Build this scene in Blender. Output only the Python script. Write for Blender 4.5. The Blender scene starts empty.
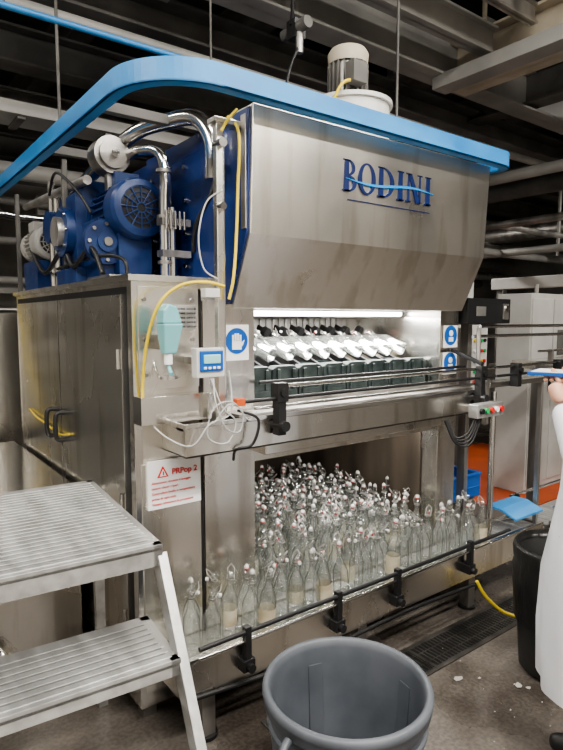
import bpy, bmesh, math, random
from mathutils import Vector, Matrix, Quaternion
random.seed(7)
S = bpy.context.scene
# ------------------------------------------------------------------ materials
def nt(name):
    m = bpy.data.materials.new(name); m.use_nodes = True
    n = m.node_tree.nodes; l = m.node_tree.links
    return m, n, l, n['Principled BSDF']
def mat(name, col, rough=0.5, metal=0.0, col2=None, scale=(4,4,4), rr=0.0, emit=0, bump=0, lo=.35, hi=.65, detail=4, coat=0):
    m, n, l, b = nt(name)
    b.inputs['Base Color'].default_value = (*col, 1)
    b.inputs['Roughness'].default_value = rough
    b.inputs['Metallic'].default_value = metal
    b.inputs['Coat Weight'].default_value = coat
    if emit:
        b.inputs['Emission Color'].default_value = (*col, 1)
        b.inputs['Emission Strength'].default_value = emit
    if col2 is not None or rr or bump:
        tc = n.new('ShaderNodeTexCoord'); mp = n.new('ShaderNodeMapping'); no = n.new('ShaderNodeTexNoise')
        mp.inputs['Scale'].default_value = scale
        no.inputs['Scale'].default_value = 1.0; no.inputs['Detail'].default_value = detail
        l.new(tc.outputs['Object'], mp.inputs['Vector']); l.new(mp.outputs['Vector'], no.inputs['Vector'])
        if col2 is not None:
            cr = n.new('ShaderNodeValToRGB')
            cr.color_ramp.elements[0].color = (*col, 1); cr.color_ramp.elements[1].color = (*col2, 1)
            cr.color_ramp.elements[0].position = lo; cr.color_ramp.elements[1].position = hi
            l.new(no.outputs['Fac'], cr.inputs['Fac']); l.new(cr.outputs['Color'], b.inputs['Base Color'])
        if rr:
            mr = n.new('ShaderNodeMapRange')
            mr.inputs['From Min'].default_value = .3; mr.inputs['From Max'].default_value = .7
            mr.inputs['To Min'].default_value = max(.02, rough-rr); mr.inputs['To Max'].default_value = rough+rr
            l.new(no.outputs['Fac'], mr.inputs['Value']); l.new(mr.outputs['Result'], b.inputs['Roughness'])
        if bump:
            bp = n.new('ShaderNodeBump'); bp.inputs['Strength'].default_value = bump; bp.inputs['Distance'].default_value = .01
            l.new(no.outputs['Fac'], bp.inputs['Height']); l.new(bp.outputs['Normal'], b.inputs['Normal'])
    return m
def sheet(name, stain, base, rough, stscale=(9,9,.9), wav=.25, lo=.36, hi=.47, blot=(.80,.77,.72)):
    # brushed stainless sheet: faint drip stains, blotches, gentle panel waviness
    m,n,l,b=nt(name); b.inputs['Metallic'].default_value=1
    tc=n.new('ShaderNodeTexCoord')
    def noise(sc,det):
        mp=n.new('ShaderNodeMapping'); mp.inputs['Scale'].default_value=sc; no=n.new('ShaderNodeTexNoise'); no.inputs['Scale'].default_value=1; no.inputs['Detail'].default_value=det
        l.new(tc.outputs['Object'],mp.inputs['Vector']); l.new(mp.outputs['Vector'],no.inputs['Vector']); return no
    a=noise(stscale,5); c=noise((2.2,2.2,1.6),6); w_=noise((1.6,1.6,1.1),1); g=noise((160,160,2),2)
    cr=n.new('ShaderNodeValToRGB'); cr.color_ramp.elements[0].color=(*stain,1); cr.color_ramp.elements[1].color=(*base,1)
    cr.color_ramp.elements[0].position=lo; cr.color_ramp.elements[1].position=hi
    l.new(a.outputs['Fac'],cr.inputs['Fac'])
    c2=n.new('ShaderNodeValToRGB'); c2.color_ramp.elements[0].color=(*blot,1); c2.color_ramp.elements[1].color=(1,1,1,1)
    c2.color_ramp.elements[0].position=.38; c2.color_ramp.elements[1].position=.58
    l.new(c.outputs['Fac'],c2.inputs['Fac'])
    mx=n.new('ShaderNodeMixRGB'); mx.blend_type='MULTIPLY'; mx.inputs[0].default_value=1
    l.new(cr.outputs['Color'],mx.inputs[1]); l.new(c2.outputs['Color'],mx.inputs[2]); l.new(mx.outputs[0],b.inputs['Base Color'])
    mr=n.new('ShaderNodeMapRange'); mr.inputs['From Min'].default_value=.3; mr.inputs['From Max'].default_value=.7
    mr.inputs['To Min'].default_value=rough+.08; mr.inputs['To Max'].default_value=rough-.05
    l.new(c.outputs['Fac'],mr.inputs['Value']); l.new(mr.outputs['Result'],b.inputs['Roughness'])
    bp=n.new('ShaderNodeBump'); bp.inputs['Strength'].default_value=wav; bp.inputs['Distance'].default_value=.05
    l.new(w_.outputs['Fac'],bp.inputs['Height'])
    b2=n.new('ShaderNodeBump'); b2.inputs['Strength'].default_value=.05; b2.inputs['Distance'].default_value=.002
    l.new(g.outputs['Fac'],b2.inputs['Height']); l.new(bp.outputs['Normal'],b2.inputs['Normal']); l.new(b2.outputs['Normal'],b.inputs['Normal'])
    return m
steel   = sheet('steel_brushed', (.68,.65,.60), (.86,.845,.81), .24, blot=(.87,.85,.82))
steel_h = sheet('steel_hood', (.74,.70,.63), (.88,.855,.805), .31, (10,10,.9), .15, .33, .46, (.90,.88,.85))
steel_d = mat('steel_dull', (.30,.29,.275), .42, .9, (.50,.48,.46), (9,9,2), .12)
grate_m = mat('grate_metal', (.09,.085,.08), .5, .8, (.16,.15,.14), (9,9,2), .12)
steel_s = mat('steel_shiny', (.80,.79,.77), .16, 1)
alu     = mat('aluminium', (.42,.42,.415), .42, .75, (.56,.56,.555), (20,3,20), .08)
alug    = mat('aluminium_grooves', (.10,.10,.10), .6, .5, (.17,.17,.165), (30,6,30), .08)
blue    = mat('blue_paint', (.006,.022,.11), .35, 0, (.010,.035,.16), (3,3,3), .1, coat=.3)
bluerail= mat('blue_rail_paint', (.025,.17,.42), .42, 0, (.045,.25,.54), (3,3,6), .1)
motorb  = mat('motor_blue', (.005,.020,.09), .4, .1, (.012,.04,.14), (12,12,12), .1)
bluepl  = mat('blue_plastic', (.008,.09,.36), .4)
black   = mat('black_plastic', (.012,.012,.013), .45)
inter   = mat('interior_dark_brown', (.045,.036,.028), .5, .5, (.10,.08,.06), (5,5,1), .1)  # mottled dark brown for the inner bay walls and lining
beamm   = mat('beam_grey', (.25,.247,.237), .6, .2, (.38,.37,.35), (2,2,2), .1)
beamd   = mat('beam_dark', (.08,.078,.075), .7, .1, (.15,.145,.135), (3,3,3))
ceilm   = mat('ceiling_dark', (.04,.038,.036), .85, 0, (.08,.076,.07), (1,1,1))
cream   = mat('cream_paint', (.52,.47,.38), .6, 0, (.40,.35,.28), (4,4,4))
white   = mat('white_paint', (.58,.58,.56), .4, 0, (.50,.49,.47), (3,3,3))
whitep  = mat('white_plastic', (.78,.78,.78), .4)
stopm   = mat('stopper_ceramic', (.55,.55,.53), .35)
cablem  = mat('cable_grey', (.42,.42,.42), .5)
yellow  = mat('yellow_hose', (.66,.50,.04), .45)
orange  = mat('orange_paint', (.50,.09,.02), .55, 0, (.38,.07,.02), (3,3,3))
red     = mat('red_plastic', (.6,.02,.02), .4)
redd    = mat('red_gasket', (.32,.03,.025), .5)
green   = mat('green_plastic', (.02,.35,.10), .4)
teal    = mat('teal_bag', (.19,.43,.46), .25)
pocket  = mat('pocket_plastic', (.022,.032,.032), .4, 0, (.05,.066,.066), (20,20,20), .1)
binm    = mat('bin_grey', (.062,.070,.082), .48, 0, (.092,.10,.116), (6,6,6), .08, bump=.05)
navy    = mat('logo_navy', (.008,.02,.10), .35)
lblue   = mat('logo_blue', (.03,.28,.66), .35)
label   = mat('label_paper', (.34,.29,.20), .8, 0, (.52,.48,.38), (9,9,9))
coatm   = mat('coat_cloth', (.58,.59,.63), .85, 0, (.68,.69,.73), (5,5,2), bump=.35)
skin    = mat('skin', (.62,.36,.26), .5)
trouser = mat('trouser_cloth', (.02,.022,.03), .85)
rubber  = mat('boot_rubber', (.02,.02,.02), .5)
paper   = mat('paper_scrap', (.36,.345,.32), .8)
wallm   = mat('wall_paint', (.42,.40,.365), .8, 0, (.54,.51,.47), (.6,.6,.6))
lampm   = mat('lamp_tube', (1,.97,.9), .5, emit=14)
lampm2  = mat('lamp_tube_inner', (1,.98,.94), .5, emit=10)
screen  = mat('lcd_screen', (.25,.50,.50), .3, emit=.2)
bagm    = mat('black_liner', (.012,.012,.012), .3, 0, (.02,.02,.02), (30,30,8), bump=.6)
def floor_mat():
    m,n,l,b = nt('floor_wet_concrete')
    tc=n.new('ShaderNodeTexCoord'); no=n.new('ShaderNodeTexNoise'); no.inputs['Scale'].default_value=1.8; no.inputs['Detail'].default_value=9
    n2=n.new('ShaderNodeTexNoise'); n2.inputs['Scale'].default_value=60; n2.inputs['Detail'].default_value=4
    l.new(tc.outputs['Object'],no.inputs['Vector']); l.new(tc.outputs['Object'],n2.inputs['Vector'])
    cr=n.new('ShaderNodeValToRGB'); cr.color_ramp.elements[0].color=(.06,.051,.044,1); cr.color_ramp.elements[1].color=(.18,.16,.143,1)
    cr.color_ramp.elements[0].position=.35; cr.color_ramp.elements[1].position=.65
    l.new(no.outputs['Fac'],cr.inputs['Fac'])
    c2=n.new('ShaderNodeValToRGB'); c2.color_ramp.elements[0].color=(.75,.75,.75,1); c2.color_ramp.elements[1].color=(1.12,1.11,1.08,1)
    c2.color_ramp.elements[0].position=.38; c2.color_ramp.elements[1].position=.62
    l.new(n2.outputs['Fac'],c2.inputs['Fac'])
    mx=n.new('ShaderNodeMixRGB'); mx.blend_type='MULTIPLY'; mx.inputs[0].default_value=1
    l.new(cr.outputs['Color'],mx.inputs[1]); l.new(c2.outputs['Color'],mx.inputs[2]); l.new(mx.outputs[0],b.inputs['Base Color'])
    mr=n.new('ShaderNodeMapRange'); mr.inputs['From Min'].default_value=.38; mr.inputs['From Max'].default_value=.6
    mr.inputs['To Min'].default_value=.14; mr.inputs['To Max'].default_value=.5
    l.new(no.outputs['Fac'],mr.inputs['Value']); l.new(mr.outputs['Result'],b.inputs['Roughness'])
    bp=n.new('ShaderNodeBump'); bp.inputs['Strength'].default_value=.22; bp.inputs['Distance'].default_value=.003
    l.new(n2.outputs['Fac'],bp.inputs['Height']); l.new(bp.outputs['Normal'],b.inputs['Normal'])
    return m
floorm = floor_mat()
def glass_mat(name,gmin,diff):
    # thin-walled clear glass: clear face-on, darker then mirror-like toward the silhouette
    m,n,l,b = nt(name)
    n.remove(b)
    gl=n.new('ShaderNodeBsdfGlossy'); gl.inputs['Color'].default_value=(.97,.98,.975,1); gl.inputs['Roughness'].default_value=.05
    tr=n.new('ShaderNodeBsdfTransparent')
    df=n.new('ShaderNodeBsdfDiffuse'); df.inputs[0].default_value=(.74,.77,.75,1)
    lw=n.new('ShaderNodeLayerWeight'); lw.inputs['Blend'].default_value=.5
    cr=n.new('ShaderNodeValToRGB'); cr.color_ramp.elements[0].color=(.98,.99,.985,1); cr.color_ramp.elements[1].color=(.25,.28,.26,1)
    cr.color_ramp.elements[0].position=.50; cr.color_ramp.elements[1].position=.92
    l.new(lw.outputs['Facing'],cr.inputs['Fac']); l.new(cr.outputs['Color'],tr.inputs[0])
    pw=n.new('ShaderNodeMath'); pw.operation='POWER'; pw.inputs[1].default_value=2.2
    l.new(lw.outputs['Facing'],pw.inputs[0])
    mr=n.new('ShaderNodeMapRange'); mr.inputs['To Min'].default_value=gmin; mr.inputs['To Max'].default_value=.75
    mx=n.new('ShaderNodeMixShader'); m2=n.new('ShaderNodeMixShader'); m2.inputs[0].default_value=diff
    l.new(pw.outputs[0],mr.inputs['Value']); l.new(mr.outputs['Result'],mx.inputs[0])
    l.new(tr.outputs[0],mx.inputs[1]); l.new(gl.outputs[0],mx.inputs[2])
    l.new(mx.outputs[0],m2.inputs[1]); l.new(df.outputs[0],m2.inputs[2])
    l.new(m2.outputs[0],n['Material Output'].inputs[0])
    return m
glass = glass_mat('bottle_glass',.11,.022)
glassw = glass_mat('wet_bottle_glass',.30,.05)

# ------------------------------------------------------------------ builder
def empty(name, loc=(0,0,0)):
    e = bpy.data.objects.new(name, None); S.collection.objects.link(e); e.location = loc; e.empty_display_size=.1
    return e
class B:
    def __init__(s, name, parent=None, bevel=0.0):
        s.name=name; s.parent=parent; s.bevel=bevel; s.v=[]; s.f=[]; s.mi=[]; s.sm=[]; s.mats=[]; s.M=Matrix.Identity(4)
    def mid(s,m):
        if m not in s.mats: s.mats.append(m)
        return s.mats.index(m)
    def add(s, vs, fs, m, smooth=False):
        o=len(s.v); k=s.mid(m)
        s.v += [tuple(s.M@Vector(v)) for v in vs]
        for f in fs:
            s.f.append([i+o for i in f]); s.mi.append(k); s.sm.append(smooth)
    def box(s,x0,x1,y0,y1,z0,z1,m):
        vs=[(x0,y0,z0),(x1,y0,z0),(x1,y1,z0),(x0,y1,z0),(x0,y0,z1),(x1,y0,z1),(x1,y1,z1),(x0,y1,z1)]
        s.add(vs,[(0,3,2,1),(4,5,6,7),(0,1,5,4),(1,2,6,5),(2,3,7,6),(3,0,4,7)],m)
    def hexa(s,vs,m):
        s.add(vs,[(0,3,2,1),(4,5,6,7),(0,1,5,4),(1,2,6,5),(2,3,7,6),(3,0,4,7)],m)
    def bar(s,p0,p1,w,h,m,up=(0,0,1)):
        p0=Vector(p0);p1=Vector(p1);d=(p1-p0).normalized();u=Vector(up)
        r=d.cross(u)
        if r.length<1e-4: r=d.cross(Vector((1,0,0)))
        r.normalize();u=r.cross(d)
        q=[]
        for p in (p0,p1):
            for a,b in ((-1,-1),(1,-1),(1,1),(-1,1)): q.append(p+r*a*w/2+u*b*h/2)
        s.add(q,[(0,1,2,3),(7,6,5,4),(0,4,5,1),(1,5,6,2),(2,6,7,3),(3,7,4,0)],m)
    def cyl(s,p0,p1,r,m,r2=None,seg=20,caps=True):
        p0=Vector(p0);p1=Vector(p1); r2=r if r2 is None else r2
        d=(p1-p0).normalized(); a=d.orthogonal().normalized(); b=d.cross(a)
        vs=[];
        for p,rad in ((p0,r),(p1,r2)):
            for i in range(seg):
                t=2*math.pi*i/seg; vs.append(p+(a*math.cos(t)+b*math.sin(t))*rad)
        s.add(vs,[(i,(i+1)%seg,seg+(i+1)%seg,seg+i) for i in range(seg)],m,True)
        if caps:
            s.add(vs[:seg],[tuple(reversed(range(seg)))],m); s.add(vs[seg:],[tuple(range(seg))],m)
    def tube(s,pts,r,m,seg=10,sub=6,rads=None):
        P=[Vector(p) for p in pts]
        R=rads or [r]*len(P)
        if sub>1 and len(P)>2:
            Q=[];RR=[]
            for i in range(len(P)-1):
                a=P[max(i-1,0)];b=P[i];c=P[i+1];d=P[min(i+2,len(P)-1)]
                for k in range(sub):
                    t=k/sub
                    Q.append(.5*((2*b)+(c-a)*t+(2*a-5*b+4*c-d)*t*t+(-a+3*b-3*c+d)*t**3)); RR.append(R[i]*(1-t)+R[i+1]*t)
            Q.append(P[-1]);RR.append(R[-1]); P=Q;R=RR
        vs=[];n=None
        for i,p in enumerate(P):
            d=(P[min(i+1,len(P)-1)]-P[max(i-1,0)]).normalized()
            if n is None: n=d.orthogonal().normalized()
            else:
                n=n-d*n.dot(d); n.normalize()
            b=d.cross(n)
            for k in range(seg):
                t=2*math.pi*k/seg; vs.append(p+(n*math.cos(t)+b*math.sin(t))*R[i])
        fs=[]
        for i in range(len(P)-1):
            for k in range(seg):
                fs.append((i*seg+k,i*seg+(k+1)%seg,(i+1)*seg+(k+1)%seg,(i+1)*seg+k))
        s.add(vs,fs,m,True)
        e=len(vs)
        s.add(vs[:seg],[tuple(reversed(range(seg)))],m); s.add(vs[e-seg:],[tuple(range(seg))],m)
    def rev(s,prof,o,m,seg=24,axis=(0,0,1),smooth=True):
        d=Vector(axis).normalized(); a=d.orthogonal().normalized(); b=d.cross(a); o=Vector(o)
        vs=[]
        for r,h in prof:
            for i in range(seg):
                t=2*math.pi*i/seg; vs.append(o+d*h+(a*math.cos(t)+b*math.sin(t))*r)
        fs=[]
        for j in range(len(prof)-1):
            for i in range(seg): fs.append((j*seg+i,j*seg+(i+1)%seg,(j+1)*seg+(i+1)%seg,(j+1)*seg+i))
        s.add(vs,fs,m,smooth)
    def prism(s,poly,axis,a0,a1,m):
        n=len(poly)
        def P(p,a):
            if axis=='x': return (a,p[0],p[1])
            if axis=='y': return (p[0],a,p[1])
            return (p[0],p[1],a)
        vs=[P(p,a0) for p in poly]+[P(p,a1) for p in poly]
        s.add(vs,[(i,(i+1)%n,n+(i+1)%n,n+i) for i in range(n)]+[tuple(reversed(range(n))),tuple(range(n,2*n))],m)
    def done(s):
        me=bpy.data.meshes.new(s.name); me.from_pydata(s.v,[],s.f)
        for m in s.mats: me.materials.append(m)
        me.polygons.foreach_set('material_index',s.mi); me.polygons.foreach_set('use_smooth',s.sm)
        bm=bmesh.new(); bm.from_mesh(me)
        if s.bevel: bmesh.ops.recalc_face_normals(bm,faces=bm.faces)
        bm.to_mesh(me); bm.free(); me.update()
        o=bpy.data.objects.new(s.name,me); S.collection.objects.link(o)
        if s.parent: o.parent=s.parent
        if s.bevel:
            bv=o.modifiers.new('bevel','BEVEL'); bv.width=s.bevel; bv.segments=2; bv.limit_method='ANGLE'; bv.angle_limit=math.radians(50)
        return o
def text(name,body,x,y,z,size,m,parent,rot=(math.pi/2,0,0),extrude=.0008,bold=0):
    c=bpy.data.curves.new(name,'FONT'); c.body=body; c.size=size; c.extrude=extrude; c.offset=bold
    c.materials.append(m)
    o=bpy.data.objects.new(name,c); S.collection.objects.link(o); o.location=(x,y,z); o.rotation_euler=rot; o.parent=parent
    return o

# ------------------------------------------------------------------ camera
H=1.70
cam=bpy.data.objects.new('camera',bpy.data.cameras.new('camera')); S.collection.objects.link(cam)
cam.location=(0,0,H)
p=math.radians(5.5)
fw=Vector((.6*math.cos(p),.8*math.cos(p),-math.sin(p)))
cam.rotation_euler=fw.to_track_quat('-Z','Y').to_euler()
cam.data.sensor_fit='VERTICAL'; cam.data.sensor_height=36; cam.data.lens=36*575/750
cam.data.clip_start=.05
S.camera=cam

# ------------------------------------------------------------------ room
CZ=4.9
def simple(name,args,m):
    b=B(name); b.box(*args,m); return b.done()
simple('floor',(-4,12,-4,9.5,-.1,0),floorm)
simple('ceiling',(-4,12,-4,9.5,CZ,CZ+.1),ceilm)
simple('wall_back',(-4,12,9.5,9.6,0,CZ),beamm)
simple('wall_right',(12,12.1,-4,9.5,0,CZ),beamm)
simple('wall_left',(-4.1,-4,-4,9.5,0,CZ),wallm)
simple('wall_front',(-4,12,-4.1,-4,0,CZ),wallm)

st=empty('ceiling_steelwork')
b=B('beams',st,.004)
def ibeam_x(y,z,x0,x1,h=.3,w=.18,m=beamm):
    b.box(x0,x1,y-w/2,y+w/2,z,z+.02,m); b.box(x0,x1,y-w/2,y+w/2,z+h-.02,z+h,m); b.box(x0,x1,y-.008,y+.008,z,z+h,m)
def ibeam_y(x,z,y0,y1,h=.3,w=.18,m=beamm):
    b.box(x-w/2,x+w/2,y0,y1,z,z+.02,m); b.box(x-w/2,x+w/2,y0,y1,z+h-.02,z+h,m); b.box(x-.008,x+.008,y0,y1,z,z+h,m)
ibeam_x(3.0,3.55,.9,12,.34,.2)
ibeam_x(3.55,3.45,-4,12,.22,.3,beamd)
ibeam_x(2.62,3.62,1.4,3.9,.2,.1,beamm)
ibeam_x(2.3,3.72,1.4,3.9,.14,.06,steel_d)
ibeam_y(4.0,3.5,-4,3.0,.36,.22,cream)
b.box(3.7,3.86,-4,3.0,3.46,3.56,beamm)
ibeam_y(5.0,3.6,-4,9.5,.3,.2,beamd)
ibeam_y(6.6,3.5,-4,9.5,.3,.2,beamd)
for y in (4.6,5.8,7.2): ibeam_x(y,3.5,-4,12,.26,.2,beamd)
for x in (-1.5,.2,1.8,3.0): ibeam_y(x,4.2,-4,9.5,.3,.2,beamd)
b.box(4.1,12,3.0,9.5,3.86,3.92,beamd)
for x,y in ((1.6,3.3),(3.9,3.1),(5.0,4.6),(2.3,3.0),(6.6,4.6),(5.0,2.0)):
    b.box(x-.05,x+.05,y-.05,y+.05,3.6,CZ,beamm)
b.cyl((4.2,2.9,4.35),(12,2.9,4.35),.022,beamm,seg=8); b.cyl((4.2,2.9,4.1),(12,2.9,4.1),.018,beamm,seg=8)
for i in range(6): b.cyl((4.2+i*1.2,2.9,3.89),(4.2+i*1.2,2.9,4.36),.02,cream,seg=8)
b.box(-4,4,3.9,4.15,2.95,3.0,beamm); b.box(-4,4,3.88,3.9,2.95,3.03,beamm)
for i in range(14): b.box(-3.5+i*.55,-3.45+i*.55,3.9,4.15,2.93,2.95,beamd)
b.done()
b=B('overhead_pipes',st)
b.cyl((-2,3.25,3.28),(6,3.25,3.28),.035,beamm)
b.cyl((-2,4.5,2.75),(6,4.5,2.75),.06,beamm)
b.cyl((-2,5.0,3.35),(4,5.0,3.35),.12,steel_d)
b.cyl((-2,6.2,3.1),(9,6.2,3.1),.07,beamd)
for k,(y,z,r) in enumerate(((3.8,2.75,.035),(4.6,2.6,.05),(5.4,2.85,.06),(6.4,2.5,.07),(7.4,2.9,.1),(8.2,2.55,.12))):
    b.cyl((3.9 if y<5 else 2,y,z),(12,y,z),r,(steel_d,beamm,steel_d)[k%3],seg=12)
for k,(x,z,r) in enumerate(((4.9,3.0,.05),(5.6,2.7,.04),(6.3,3.2,.1),(7.2,2.6,.05),(8.2,3.0,.12))):
    b.cyl((x,-1,z),(x,9.4,z),r,(beamm,steel_d,beamd)[k%3],seg=12)
for x,y in ((4.9,4.6),(5.6,3.8),(6.3,5.4),(7.2,3.8),(8.2,6.4),(3.4,5.4)):
    b.cyl((x,y,2.5),(x,y,3.6),.02,beamm,seg=8)
b.tube([(1.95,2.5,3.9),(1.95,2.5,3.4),(1.9,2.45,3.2)],.010,black)
b.box(1.90,1.97,2.42,2.49,3.14,3.23,black); b.cyl((1.93,2.42,3.06),(1.93,2.42,3.16),.02,steel_d,seg=8); b.cyl((1.93,2.35,3.19),(1.93,2.55,3.19),.03,beamd,seg=10)
b.tube([(1.93,2.42,3.1),(1.85,2.40,2.95),(1.80,2.38,2.75),(1.80,2.36,2.6)],.008,black)
b.done()
b=B('blue_air_pipe',st)
b.tube([(-2,2.75,3.02),(1.05,2.75,3.02),(1.7,2.75,3.02)],.014,bluerail,sub=1)
for x in (-1,.6,1.6): b.cyl((x,2.75,3.02),(x,2.75,4.2),.006,beamd,seg=6)
b.done()

def luminaire(x,y,z,L,power,along='x',w=.18):
    e=empty('ceiling_lamp')
    b=B('housing',e,.004)
    if along=='x':
        b.box(x-L/2,x+L/2,y-w/2,y+w/2,z,z+.06,whitep); b.cyl((x-L/2+.03,y,z-.02),(x+L/2-.03,y,z-.02),.018,lampm,seg=10)
        b.cyl((x-L/3,y,z+.06),(x-L/3,y,CZ),.008,beamm,seg=6); b.cyl((x+L/3,y,z+.06),(x+L/3,y,CZ),.008,beamm,seg=6)
    else:
        b.box(x-w/2,x+w/2,y-L/2,y+L/2,z,z+.06,whitep); b.cyl((x,y-L/2+.03,z-.02),(x,y+L/2-.03,z-.02),.018,lampm,seg=10)
        b.cyl((x,y-L/3,z+.06),(x,y-L/3,CZ),.008,beamm,seg=6); b.cyl((x,y+L/3,z+.06),(x,y+L/3,CZ),.008,beamm,seg=6)
    b.done()
    ld=bpy.data.lights.new('tube_light','AREA'); ld.shape='RECTANGLE'; ld.size=L; ld.size_y=w; ld.energy=power; ld.color=(1,.955,.88)
    lo=bpy.data.objects.new('tube_light',ld); S.collection.objects.link(lo); lo.location=(x,y,z-.045); lo.parent=e
    if along=='y': lo.rotation_euler=(0,0,math.pi/2)
luminaire(.2,-.6,4.1,2.4,185,'x')
luminaire(2.8,-.9,4.1,2.4,185,'x')
luminaire(-1.8,1.2,4.1,2.4,170,'y')
luminaire(1.2,-3.0,4.1,2.4,150,'x')
luminaire(2.2,1.0,4.2,2.4,65,'x')
luminaire(7.4,1.0,4.0,2.4,130,'y')
luminaire(-.6,4.2,3.9,2.4,65,'y')
luminaire(6.0,5.5,3.3,2.0,70,'x')
w=bpy.data.worlds.new('world'); S.world=w; w.use_nodes=True
w.node_tree.nodes['Background'].inputs[0].default_value=(.8,.85,1,1); w.node_tree.nodes['Background'].inputs[1].default_value=.3
try: S.view_settings.look='AgX - Medium High Contrast'
except Exception as ex: print(ex)

# ------------------------------------------------------------------ BOTTLE WASHER
W=empty('bottle_washing_machine',(1.8,2.6,0))
WP=W
def part(name,bevel=.003):
    b=B(name); b.bevel=bevel; return b
def fin(b):
    o=b.done(); o.parent=WP; o.matrix_parent_inverse=Matrix.Translation((-1.8,-2.6,0)); return o
YF=2.15; XC=.885; XL=1.45; XR=2.78; XE=2.95; YB=4.06
b=part('side_cabinet')
b.box(XC,XL,YF,YB,.08,1.86,steel)
for y in (2.2,3.1,4.0):
    b.box(XC+.03,XC+.09,y,y+.06,0,.08,steel_d)
b.box(XC-.012,XC,2.24,3.10,.20,1.80,steel)
b.box(XC-.012,XC,3.12,3.98,.20,1.80,steel)
b.box(XC-.001,XC+.001,2.2,4.02,.16,1.83,black)
b.box(XC-.02,XL,YF-.02,YB,1.85,1.875,steel)
b.box(XC-.004,XC+.03,YF-.006,YF,.1,1.85,steel_s)
b.box(XC+.02,1.17,YF-.012,YF,.15,1.12,steel)
b.box(1.19,XL,YF-.012,YF,.15,1.12,steel)
b.box(XC+.02,1.17,YF-.012,YF,1.42,1.83,steel)
b.box(1.19,XL,YF-.012,YF,1.32,1.78,steel)
b.box(1.172,1.188,YF-.003,YF,.15,1.83,black)
b.box(XC-.005,1.19,YF-.08,YF,1.29,1.40,steel_s)
for z in (.4,.9,1.5): b.cyl((XC-.02,2.26,z),(XC-.02,2.26,z+.08),.008,steel_s,seg=8)
for z in (1.48,1.62,1.78): b.cyl((.93,YF-.02,z),(.93,YF-.012,z),.008,steel_d,seg=8); b.cyl((1.14,YF-.02,z),(1.14,YF-.012,z),.008,steel_d,seg=8)
fin(b)
b=part('door_handles')
for y in (3.03,3.19):
    b.tube([(XC-.012,y,1.08),(XC-.06,y,1.09),(XC-.06,y,1.21),(XC-.012,y,1.22)],.012,black,sub=5)
b.tube([(XC-.02,3.75,1.15),(XC-.03,3.55,1.13),(XC-.03,3.35,1.12),(XC-.03,3.1,1.10),(XC-.02,2.95,1.12)],.005,yellow)
fin(b)
b=part('main_housing')
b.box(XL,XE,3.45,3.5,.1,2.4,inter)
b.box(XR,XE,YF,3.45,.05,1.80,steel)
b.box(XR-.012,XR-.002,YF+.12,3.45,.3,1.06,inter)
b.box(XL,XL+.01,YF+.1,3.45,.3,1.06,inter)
b.box(XL-.01,XL,YF,3.45,.1,1.8,steel_d)
b.box(XL,XR,YF,YF+.03,1.05,1.16,steel)
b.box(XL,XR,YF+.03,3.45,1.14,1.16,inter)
b.box(XL,XR,2.16,3.45,1.76,1.80,steel)
b.box(1.29,XE-.08,2.2,3.45,1.80,2.5,blue)
b.box(XL,XR,3.0,3.04,1.16,1.76,white)
b.box(XL,XR,2.95,2.98,1.52,1.60,steel_s)
for i in range(26): b.box(XL+.02+i*.05,XL+.03+i*.05,2.985,3.0,1.60,1.74,steel_d)
b.box(XR-.12,XR,2.6,2.9,1.3,1.5,cream)
fin(b)
b=part('bay_lamp_and_fill_tube',0)
b.cyl((XL+.05,2.42,1.735),(XR-.05,2.42,1.735),.016,lampm2,seg=10)
b.box(XL+.02,XR-.02,2.39,2.45,1.745,1.762,whitep)
b.cyl((XL+.1,2.26,1.10),(XR-.1,2.26,1.10),.010,lampm2,seg=10); b.box(XL+.08,XR-.08,2.24,2.28,1.112,1.14,whitep)  # lower tube and housing are added, to brighten the bottles below
fin(b)
def blight(name,loc,en,sx,rot=(0,0,0)):
    ld=bpy.data.lights.new(name,'AREA'); ld.shape='RECTANGLE'; ld.size=sx; ld.size_y=.08; ld.energy=en; ld.color=(1,.97,.92)
    lo=bpy.data.objects.new(name,ld); S.collection.objects.link(lo); lo.location=loc; lo.rotation_euler=rot; lo.parent=WP; lo.matrix_parent_inverse=Matrix.Translation((-1.8,-2.6,0))
blight('bay_light',(2.12,2.42,1.715),24,1.25)
blight('lower_bay_fill',(2.12,2.26,1.08),16,1.1,(math.radians(20),0,0))  # added fill for the lower bottles, paired with the added tube

b=part('hood',.004)
hp=[(1.90,2.53),(1.925,2.04),(2.055,1.75),(2.30,1.75),(2.30,2.53)]
b.prism(hp,'x',1.29,2.85,steel_h)
b.box(1.284,1.29,2.3,2.88,1.86,2.50,blue)
b.prism([(1.915,2.52),(1.94,2.045),(2.065,1.765),(2.3,1.765),(2.3,2.52)],'x',1.282,1.29,blue)
b.box(1.283,2.83,2.30,2.88,2.44,2.52,blue)
b.box(1.278,1.286,1.94,1.975,2.06,2.5,steel_d)
for z in (1.95,2.1,2.25,2.4): b.cyl((1.27,2.45,z),(1.284,2.45,z),.012,steel_s,seg=8); b.cyl((1.27,2.8,z),(1.284,2.8,z),.012,steel_s,seg=8)
fin(b)
b=part('lettering',0)
b.M=Matrix.Translation((0,.013,0))
def ring(cx,cz,rx,rz,tx,tz,a0,a1,m,y=1.892,n=20):
    vs=[];fs=[]
    for i in range(n+1):
        t=math.radians(a0+(a1-a0)*i/n); c,s_=math.cos(t),math.sin(t)
        k=Vector((cx+rx*c,0,cz+rz*s_)); q=Vector((cx+(rx-tx)*c,0,cz+(rz-tz)*s_))
        for yy in (y,y+.02):
            vs.append((k.x,yy,k.z)); vs.append((q.x,yy,q.z))
    for i in range(n):
        o=i*4; fs+= [(o,o+4,o+5,o+1),(o+2,o+3,o+7,o+6),(o,o+2,o+6,o+4),(o+1,o+5,o+7,o+3)]
    b.add(vs,fs,m)
hL=.135; z0=2.265
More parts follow.
